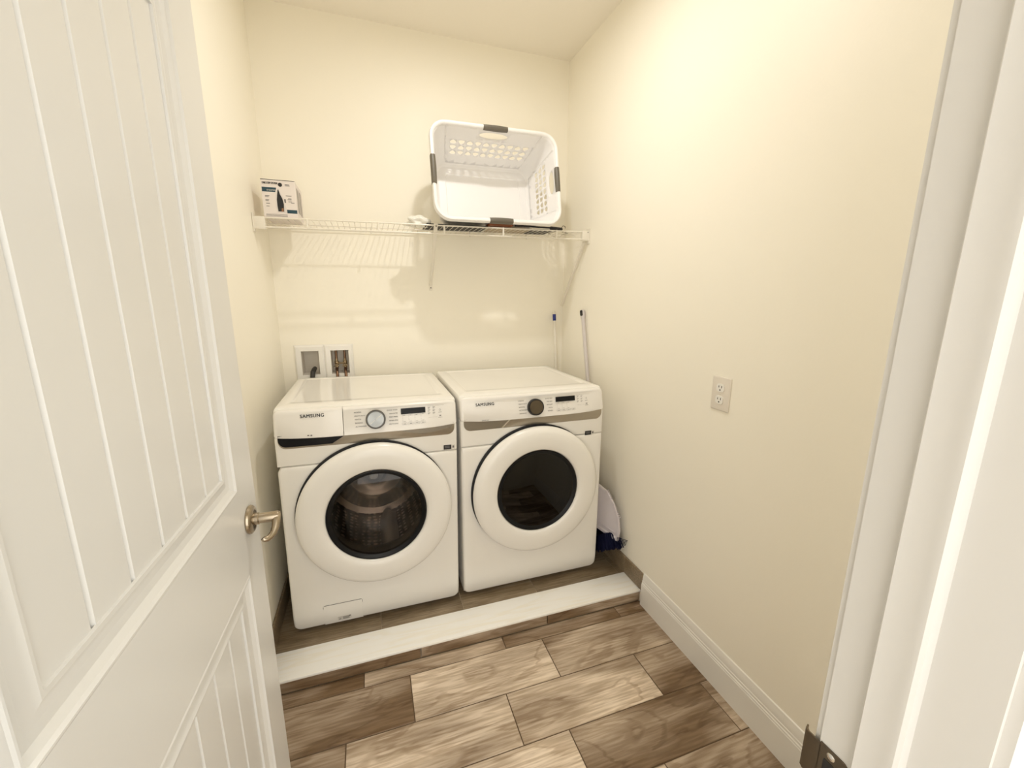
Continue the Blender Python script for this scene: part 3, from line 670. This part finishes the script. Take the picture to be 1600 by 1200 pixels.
# ------------------------------------------------------------------ laundry basket lying on its side
def basket():
    root = thing('laundry_basket', 'white plastic laundry basket with grey grips lying on its side on the wire shelf', 'basket')
    A, B, DP = .645, .460, .275          # rim outer size, depth
    rim_w, rim_h, rim_r = A/2-.018, B/2-.018, .062
    bw, bh, br = A/2-.068, B/2-.068, .05
    # local frame: x right, y up in the rim plane, d into the basket (away from viewer)
    def S(x, y, d): return Vector((x, d, y))
    def ring(level):
        """half sizes, radius and depth at a level 0 rim .. 1 base"""
        t = level
        return rim_w+(bw-rim_w)*t, rim_h+(bh-rim_h)*t, rim_r+(br-rim_r)*t, DP*t
    def side_pt(side, f, t):
        """point on a straight wall; f 0..1 along the wall, t level"""
        w_, h_, r_, d = ring(t)
        if side == 'T': return S(-(w_-r_)+2*(w_-r_)*f, h_, d)
        if side == 'B': return S((w_-r_)-2*(w_-r_)*f, -h_, d)
        if side == 'R': return S(w_, (h_-r_)-2*(h_-r_)*f, d)
        return S(-w_, -(h_-r_)+2*(h_-r_)*f, d)
    bm = BM()
    def cell(side, f0, f1, t0, t1, hole=None):
        nb = 6
        P = []
        for (a0, b0, a1, b1) in ((f0, t0, f1, t0), (f1, t0, f1, t1), (f1, t1, f0, t1), (f0, t1, f0, t0)):
            for k in range(nb): P.append((a0+(a1-a0)*k/nb, b0+(b1-b0)*k/nb))
        V = [bm.verts.new(side_pt(side, *p)) for p in P]
        if not hole: bm.faces.new(V); return
        cf, ct = (f0+f1)/2, (t0+t1)/2
        Hv = []
        for p in P:
            a = math.atan2((p[1]-ct)/(t1-t0), (p[0]-cf)/(f1-f0))
            if hole == 'slot': x, y = .42*math.cos(a), .40*math.sin(a)
            else:
                sgn = 1 if hole == 'up' else -1
                # rounded triangle: bulge narrows towards one side
                y = .36*math.sin(a); x = .40*math.cos(a)*(1 - .42*sgn*math.sin(a) - .12)
            Hv.append(bm.verts.new(side_pt(side, cf+x*(f1-f0), ct+y*(t1-t0))))
        n_ = len(V)
        for k in range(n_):
            j = (k+1) % n_; bm.faces.new((V[k], V[j], Hv[j], Hv[k]))
    for side, nc in (('T', 10), ('B', 10), ('R', 8), ('L', 8)):
        f0, f1 = .04, .96
        fs = [f0+(f1-f0)*k/nc for k in range(nc+1)]
        full = [0.0]+fs+[1.0]
        rows = [0, .05, .235, .30, .435, .57, .705, .80, .93]
        for ri in range(len(rows)-1):
            t0, t1 = rows[ri], rows[ri+1]
            if ri == 1:
                a, b_ = (4, 8) if nc == 10 else (3, 7)
                for k in range(len(full)-1):
                    if a <= k < b_: continue
                    cell(side, full[k], full[k+1], t0, t1)
                cell(side, full[a], full[b_], t0, t1, 'slot')
            else:
                for k in range(len(full)-1):
                    hole = None
                    if side != 'B' and ri in (3, 4, 5) and 0 < k < len(full)-2: hole = 'up' if (k+ri) % 2 else 'down'
                    cell(side, full[k], full[k+1], t0, t1, hole)
    # rounded corners
    lv = [0, .05, .235, .30, .435, .57, .705, .80, .93]
    for ci, (sx, sy, a0) in enumerate(((1, 1, 0), (-1, 1, 90), (-1, -1, 180), (1, -1, 270))):
        g = []
        for t in lv:
            w_, h_, r_, d = ring(t)
            g.append([bm.verts.new(S(sx*(w_-r_)+r_*math.cos(math.radians(a0+90*k/8)), sy*(h_-r_)+r_*math.sin(math.radians(a0+90*k/8)), d)) for k in range(9)])
        for i in range(len(lv)-1):
            for k in range(8): bm.faces.new((g[i][k], g[i][k+1], g[i+1][k+1], g[i+1][k]))
    # rounded heel and base
    def rr(w_, h_, r_, d): return [S(x, y, d) for x, y in rrect(-w_, -h_, w_, h_, r_, 8)]
    w_, h_, r_, d = ring(.93)
    loft(bm, [rr(w_, h_, r_, d), rr(w_-.004, h_-.004, r_-.003, DP*.97), rr(w_-.014, h_-.014, r_-.01, DP), rr(w_-.05, h_-.05, .02, DP), rr(w_-.054, h_-.054, .018, DP+.004)], False, True)
    bmesh.ops.remove_doubles(bm, verts=bm.verts, dist=1e-5)
    bmesh.ops.recalc_face_normals(bm, faces=bm.faces)
    body = obj('basket_body', bm, M_white, root, 12)
    md = body.modifiers.new('wall', 'SOLIDIFY'); md.thickness = .0022; md.offset = 0
    # rolled rim
    bm = BM()
    prof = [(-.001, .004), (-.001, -.002), (.003, -.008), (.009, -.011), (.015, -.010), (.0185, -.004), (.0185, .012), (.0165, .012), (.0165, -.002), (.013, -.007), (.008, -.008), (.003, -.004)]
    loops = [[S(x, y, d) for x, y in rrect(-rim_w-o_, -rim_h-o_, rim_w+o_, rim_h+o_, rim_r+o_, 10)] for o_, d in prof]
    loops.append(loops[0]); loft(bm, loops, False, False); obj('rim', bm, M_white, root, 40)
    # four grips clipped over the rim
    def grip(side, L_):
        bm = BM(); pts = []; n_ = 9
        loops = []
        for k in range(n_):
            t = -1+2*k/(n_-1); fat = 1+.22*(1-t*t)-.10*(abs(t) > .99)
            cs = [(-.0025-.002*(1-t*t), .006), (-.0025-.002*(1-t*t), -.006), (.003, -.0115*fat), (.010, -.0128*fat), (.016, -.0108*fat), (.0198, -.004), (.0198, .013), (.010, .0135)]
            row_ = []
            for o_, d in cs:
                if side in 'TB': sg = 1 if side == 'T' else -1; row_.append(S(t*L_/2, sg*(rim_h+o_), d))
                else: sg = 1 if side == 'R' else -1; row_.append(S(sg*(rim_w+o_), t*L_/2, d))
            loops.append(row_)
        loft(bm, loops); obj('grip', bm, M_grip, root, 40)
    grip('T', .122); grip('B', .118); grip('L', .132); grip('R', .122)
    return root
bk = basket()
tilt = math.radians(10.5)
bk.rotation_euler = (-tilt, -.0125, 0)
bk.location = (1.080, -.348, 2.028)

# ------------------------------------------------------------------ things under the basket
def flat_thing(name, label, cat, material, x0, x1, y0, y1, dz, th, bev=.002, rz=0):
    cx, cy = (x0+x1)/2, (y0+y1)/2
    bm = BM(); box(bm, (x0-cx, y0-cy, 0), (x1-cx, y1-cy, th), bev, 1)
    o = obj(name, bm, material, None, 30, (cx, cy, sh(cx)+.0018+dz)); o.rotation_euler = (0, -.0125, rz); return tag(o, label, cat)
flat_thing('black_board', 'flat black board on the wire shelf under the left half of the basket', 'board', M_blackm, .735, 1.045, -.285, -.125, 0, .007)
flat_thing('tan_board', 'thin tan board on the wire shelf under the right half of the basket', 'board', M_tan, 1.062, 1.285, -.285, -.13, 0, .006)
flat_thing('black_board', 'small flat black board at the right end of the wire shelf', 'board', M_blackm, 1.292, 1.415, -.27, -.13, 0, .007)
bm = BM()      # brown leather pouch, softly pillowed
loft(bm, [[(x, y, z) for x, y in rrect(-.064+i, -.045+i*.6, .064-i, .045-i*.6, .010, 4)] for i, z in ((.004, 0), (0, .006), (.001, .009), (.008, .014), (.03, .0165))])
pc = obj('leather_pouch', bm, M_brown, None, 50, (1.108, -.322, sh(1.1)+.0025)); tag(pc, 'reddish brown leather pouch under the lower grip of the basket', 'pouch'); pc.location.y = -.262; pc.location.z = sh(1.1)+.0088
rod = thing('black_rod', 'thin black rod with a thicker end lying along the shelf front beside the pouch', 'rod', (1.185, -.296, sh(1.185)+.015))
rod.rotation_euler = (0, .001, 0)
bm = BM(); tube(bm, [(0, 0, 0), (.205, 0, 0)], .0045, 10); obj('shaft', bm, M_blackm, rod)
bm = BM(); tube(bm, [(.195, 0, -.001), (.2, 0, -.001), (.262, 0, -.003), (.268, 0, -.003)], [.006, .009, .008, .004], 12); obj('grip', bm, M_blackm, rod)
bm = BM(); tube(bm, [(0, 0, 0), (.06, 0, 0)], .0046, 8)
hk = BM(); tube(hk, [(1.435, -.250, sh(1.44)+.004), (1.455, -.25, sh(1.45)+.006), (1.468, -.25, sh(1.46)+.022), (1.478, -.25, sh(1.46)+.034), (1.490, -.25, sh(1.46)+.032), (1.492, -.25, sh(1.46)+.022)], .0018, 8)
tube(hk, [(1.435, -.250, sh(1.44)+.004), (1.43, -.16, sh(1.43)+.0035), (1.52, -.05, sh(1.52)+.0035), (1.53, -.2, sh(1.53)+.0035), (1.455, -.25, sh(1.45)+.006)], .0016, 8)
tag(obj('wire_hanger', hk, M_nickel_dark), 'bent wire hanger with its hook raised at the right end of the shelf', 'hanger'); bm.free()
# crumpled clear bag
bm = BM(); bmesh.ops.create_icosphere(bm, subdivisions=4, radius=1)
rnd = random.Random(3)
dirs = [Vector((rnd.uniform(-1, 1), rnd.uniform(-1, 1), rnd.uniform(-1, 1))).normalized() for _ in range(26)]
for v in bm.verts:
    n_ = v.co.normalized(); k = 1 + .13*sum(math.sin(7*n_.dot(d_)+i) for i, d_ in enumerate(dirs))/3.2
    v.co = Vector((n_.x*.055*k, n_.y*.05*k, max(n_.z, -.45)*.032*k))
tag(obj('plastic_bag', bm, M_film, None, 20, (.700, -.235, sh(.76)+.0165)), 'crumpled whitish plastic bag on the shelf left of the basket', 'bag')

# ------------------------------------------------------------------ appliance box at the left end of the shelf
bx = thing('appliance_box', 'white printed carton picturing a black hand steamer, left end of the shelf', 'box', (.043, -.290, sh(.18)+.0022))
bw, bd, bh = .131, .195, .152
bm = BM(); box(bm, (0, 0, 0), (bw, bd, bh), .0012, 1); obj('carton', bm, M_card, bx, 0)
def fr(x, z): return Vector((x*bw, -.0004, z*bh))
def fq(bm, pts): quad(bm, [fr(*p) for p in pts])
bm = BM(); fq(bm, [(.02, .79), (.44, .79), (.40, .67), (.02, .67)]); raw('teal_band', bm, M_teal, bx)
bm = BM(); fq(bm, [(.70, .22), (1, .22), (1, .125), (.66, .125)]); raw('teal_band', bm, M_teal, bx)
def poly(bm, P, d=0): bm.faces.new([bm.verts.new(fr(*p)+Vector((0, -d, 0))) for p in P])
bm = BM(); fq(bm, [(0, .985), (1, .985), (1, .9995), (0, .9995)])
poly(bm, [(.44, .16), (.61, .16), (.62, .36), (.595, .50), (.53, .63), (.50, .74), (.475, .74), (.45, .62), (.425, .48), (.425, .3)], .0004)
poly(bm, [(.56+.062*math.cos(a*math.pi/8), .875+.055*math.sin(a*math.pi/8)) for a in range(16)], .0002); raw('printed_picture', bm, M_ink, bx)
bm = BM(); poly(bm, [(.405, .13), (.70, .12), (.70, .19), (.655, .38), (.625, .53), (.53, .70), (.51, .77), (.47, .77), (.42, .66), (.395, .5), (.385, .32)], .0001); raw('picture_ground', bm, mat('pale_print', (.70, .66, .64), .5), bx)
bm = BM(); poly(bm, [(.53, .16), (.60, .16), (.60, .26), (.545, .25)], .0007); raw('picture_base', bm, mat('brown_print', (.25, .12, .06), .5), bx)
bm = BM()
ex, ez = Vector((1, 0, 0)), Vector((0, 0, 1))
text_bm(bm, 'ONE STEP SYSTEM', .0115, fr(.035, .878), ex, ez, bold=.0005, squeeze=.058)
raw('box_title', bm, M_ink, bx)
bm = BM()
for i, (x, z, l_) in enumerate(((.09, .555, .13), (.09, .525, .10), (.09, .45, .11), (.09, .42, .09), (.10, .355, .11), (.10, .28, .09), (.70, .585, .17), (.76, .51, .10), (.74, .485, .12), (.76, .43, .11), (.84, .40, .1), (.70, .88, .13), (.70, .85, .14))):
    fq(bm, [(x, z), (x+l_, z), (x+l_, z+.016), (x, z+.016)])
for z in (.075, .05, .025): fq(bm, [(.07, z), (.70, z), (.70, z+.008), (.07, z+.008)])
fq(bm, [(.64, .40), (.69, .40), (.69, .50), (.64, .50)])
raw('fine_print', bm, M_inkgrey, bx)['kind'] = 'stuff'
bm = BM()
text_bm(bm, 'STEAMER', .0085, fr(.15, .70), ex, ez, depth=.0002)
raw('band_lettering', bm, M_stickerw, bx)
bm = BM()   # printed bars down the right side of the carton
for y, dy in ((.045, .025), (.080, .02), (.120, .03), (.165, .01)):
    quad(bm, [(bw+.0004, y, .03), (bw+.0004, y+dy, .03), (bw+.0004, y+dy-.012, bh-.02), (bw+.0004, y-.012, bh-.02)])
raw('side_print', bm, M_cardgrey, bx)

# ------------------------------------------------------------------ pole, broom and dustpan beside the dryer
pole = thing('mop_pole', 'white pole with a blue band standing in the back right corner behind the dryer', 'pole', (1.573, -.13, ZP))
def seg_on(root, name, p, q, r, material, n=12):
    o_ = root.location; bm = BM(); tube(bm, [Vector(p)-o_, Vector(q)-o_], r, n); return obj(name, bm, material, root)
A_, B_ = Vector((1.573, -.13, ZP+.001)), Vector((1.535, -.035, 1.366)); L_ = lambda t: A_+(B_-A_)*t
seg_on(pole, 'shaft', A_, L_(.955), .0095, M_pole); seg_on(pole, 'blue_band', L_(.955), L_(.985), .0105, M_blue); seg_on(pole, 'tip', L_(.985), L_(1), [.0095, .006], M_pole)
broom = thing('broom', 'broom with pale grey stick and navy bristles on the right wall beside the dryer', 'broom', (1.545, -.70, ZP))
A_, B_ = Vector((1.572, -.62, .222)), Vector((1.5945, -.300, 1.335))
L_ = lambda t: A_+(B_-A_)*t
seg_on(broom, 'shaft', L_(0), L_(1), .0105, M_polegrey)
d_ = (B_-A_).normalized()
cap = BM(); loc_ = lambda v: v-broom.location
tube(cap, [loc_(B_-d_*.012), loc_(B_), loc_(B_+d_*.018), loc_(B_+d_*.040), loc_(B_+d_*.046)], [.0105, .0125, .0145, .0140, .009], 14); capo = obj('hanging_cap', cap, M_polegrey, broom)
bm = BM(); s1 = d_.cross(Vector((-1, -.6, 0)).normalized()).normalized(); n1 = s1.cross(d_)
if n1.y > 0: n1 = -n1
ce = loc_(B_+d_*.026)+n1*.0148
for a, b_, dd in ((.008, .015, 0),):
    loft(bm, [[ce + s1*x*1 + d_*y + n1*k for x, y in rrect(-.0075, -.016, .0075, .016, .006, 5)] for k in (-.004, .0012)])
obj('hanging_slot', bm, M_ink, capo, 0)
low = lambda y: ZP+.004 + max(0, -.60-y)*.62      # angled brush: the tuft ends rise towards the front
bm = BM(); loft(bm, [[loc_(Vector((x, y, low(y)+z))) for x, y in rrect(1.553, -.700, 1.592, -.53, .012, 5)] for z in (.100, .135, .145)]); obj('broom_head', bm, M_navy, broom)
bm = BM(); rb = random.Random(5)   # bristle tufts
for i in range(8):
    for j in range(24):
        x, y = 1.558+i*.0041, -.694+j*.0068
        fx, fy = 1.498+i*.0134, -.825+j*.0107
        zb = low(fy)
        tube(bm, [loc_(Vector((x, y, low(y)+.103))), loc_(Vector((x+(fx-x)*.6, y+(fy-y)*.5, zb+.055))), loc_(Vector((min(fx+rb.uniform(-.006, .006), 1.592), fy+rb.uniform(-.006, .006), zb+rb.uniform(0, .010))))], [.0042, .0048, .0030], 5)
for k in range(5):
    tube(bm, [loc_(Vector((1.565, -.80, .235+.006*k))), loc_(Vector((1.596, -.832-.004*k, .225+.009*k)))], .0016, 5)
bo = obj('bristles', bm, M_navy, broom); bo['kind'] = 'stuff'
# dustpan: shallow tray clipped on the stick, serrated along its upper edge
dp = thing('dustpan', 'pale dustpan with a serrated edge standing above the broom bristles beside the dryer', 'dustpan', (1.583, -.800, .0))
O_ = Vector((0, 0, 0)); ex_ = Vector((-.088, .205, .04)).normalized(); nz_ = Vector((-.90, -.40, .05)).normalized(); ey_ = nz_.cross(ex_).normalized()
if ey_.z < 0: ey_ = -ey_
PL = lambda x, y, d: Vector((-.003, 0, .235)) + ex_*x + ey_*y + nz_*d
out = [(0, 0.01), (.004, 0), (.02, -.004), (.23, -.004), (.245, .01), (.245, .215), (.215, .235), (.13, .222), (.075, .18), (.03, .12), (.006, .06)]
cxm = sum(p[0] for p in out)/len(out); cym = sum(p[1] for p in out)/len(out)
def ins(i): return [(p[0]+(cxm-p[0])*i/.12, p[1]+(cym-p[1])*i/.12) for p in out]
bm = BM(); loft(bm, [[PL(x, y, d) for x, y in ins(i)] for i, d in ((0, .004), (0, .012), (.003, .014), (.014, .013), (.020, .006))], True, True); pan = obj('pan', bm, M_dustpan, dp, 30)
bm = BM(); 
for k in range(15):
    t = k/14; a = Vector((.03+.1*t, .122+.102*t)); tg_ = Vector((.1, .102)).normalized(); nn = Vector((-tg_.y, tg_.x))
    p0, p1, p2 = a-tg_*.004, a+tg_*.004, a+nn*.011
    loft(bm, [[PL(p.x, p.y, d) for p in (p0, p1, p2)] for d in (.005, .011)])
obj('comb_teeth', bm, M_dustpan, dp, 0)
bm = BM(); loft(bm, [[PL(x, y, d) for x, y in ((.03, .030), (.20, .030), (.20, .034), (.03, .034))] for d in (.0065, .0095)]); obj('rib', bm, M_dustpan, dp, 0)

# ------------------------------------------------------------------ wall outlet
ot = thing('wall_outlet', 'white duplex wall outlet on the right wall beside the dryer', 'outlet', (W, -1.3115, 1.1155))
bm = BM(); plate(bm, lambda i: rrect(-.0405+i, -.0605+i, .0405-i, .0605-i, .003, 3), [(0, .0004), (0, .003), (.002, .0052), (.004, .0058)], lambda x, y, d: (-d, x, y)); obj('cover_plate', bm, M_outlet, ot, 40)
for s in (1, -1):
    cz_ = s*.0215
    bm = BM(); pts = [(max(-.0165, min(.0165, .0185*math.cos(a))), cz_+max(-.0142, min(.0142, .0172*math.sin(a)))) for a in [2*math.pi*k/28 for k in range(28)]]
    extr(bm, pts, lambda x, y, d: (-d, x, y), .005, .0082); rc = obj('receptacle', bm, M_plast, ot, 30)
    bm = BM()
    for yy, hh in ((-.0065, .0042), (.0065, .0036)): extr(bm, rrect(yy-.0013, cz_+.004-hh, yy+.0013, cz_+.004+hh, .0004, 2), lambda x, y, d: (-d, x, y), .008, .0086)
    extr(bm, [(.0026*math.cos(a), cz_-.0075+.0028*math.sin(a)) for a in [2*math.pi*k/12 for k in range(12)]], lambda x, y, d: (-d, x, y), .008, .0086)
    obj('slots', bm, M_gap, rc, 0)
bm = BM(); lathe(bm, [(.0001, -.0075), (.0025, -.0072), (.003, -.006), (.003, -.005)], (0, 0, 0), (1, 0, 0), 12); obj('screw', bm, M_outlet, ot)

# ------------------------------------------------------------------ ceiling lamp of the laundry room (above the frame)
cl = thing('ceiling_light', 'small round flush ceiling light in the middle of the laundry room ceiling', 'ceiling light', (.87, -1.0, H))
bm = BM(); lathe(bm, [(.0001, -.001), (.105, -.001), (.105, -.010), (.098, -.015), (.048, -.016), (.037, -.012), (.0001, -.0115)], (0, 0, 0), (0, 0, 1), 48); obj('trim_ring', bm, M_trim, cl)
bm = BM(); lathe(bm, [(.036, -.0125), (.030, -.0145), (.015, -.0155), (.0001, -.0157)], (0, 0, 0), (0, 0, 1), 48); obj('diffuser', bm, M_globe, cl)
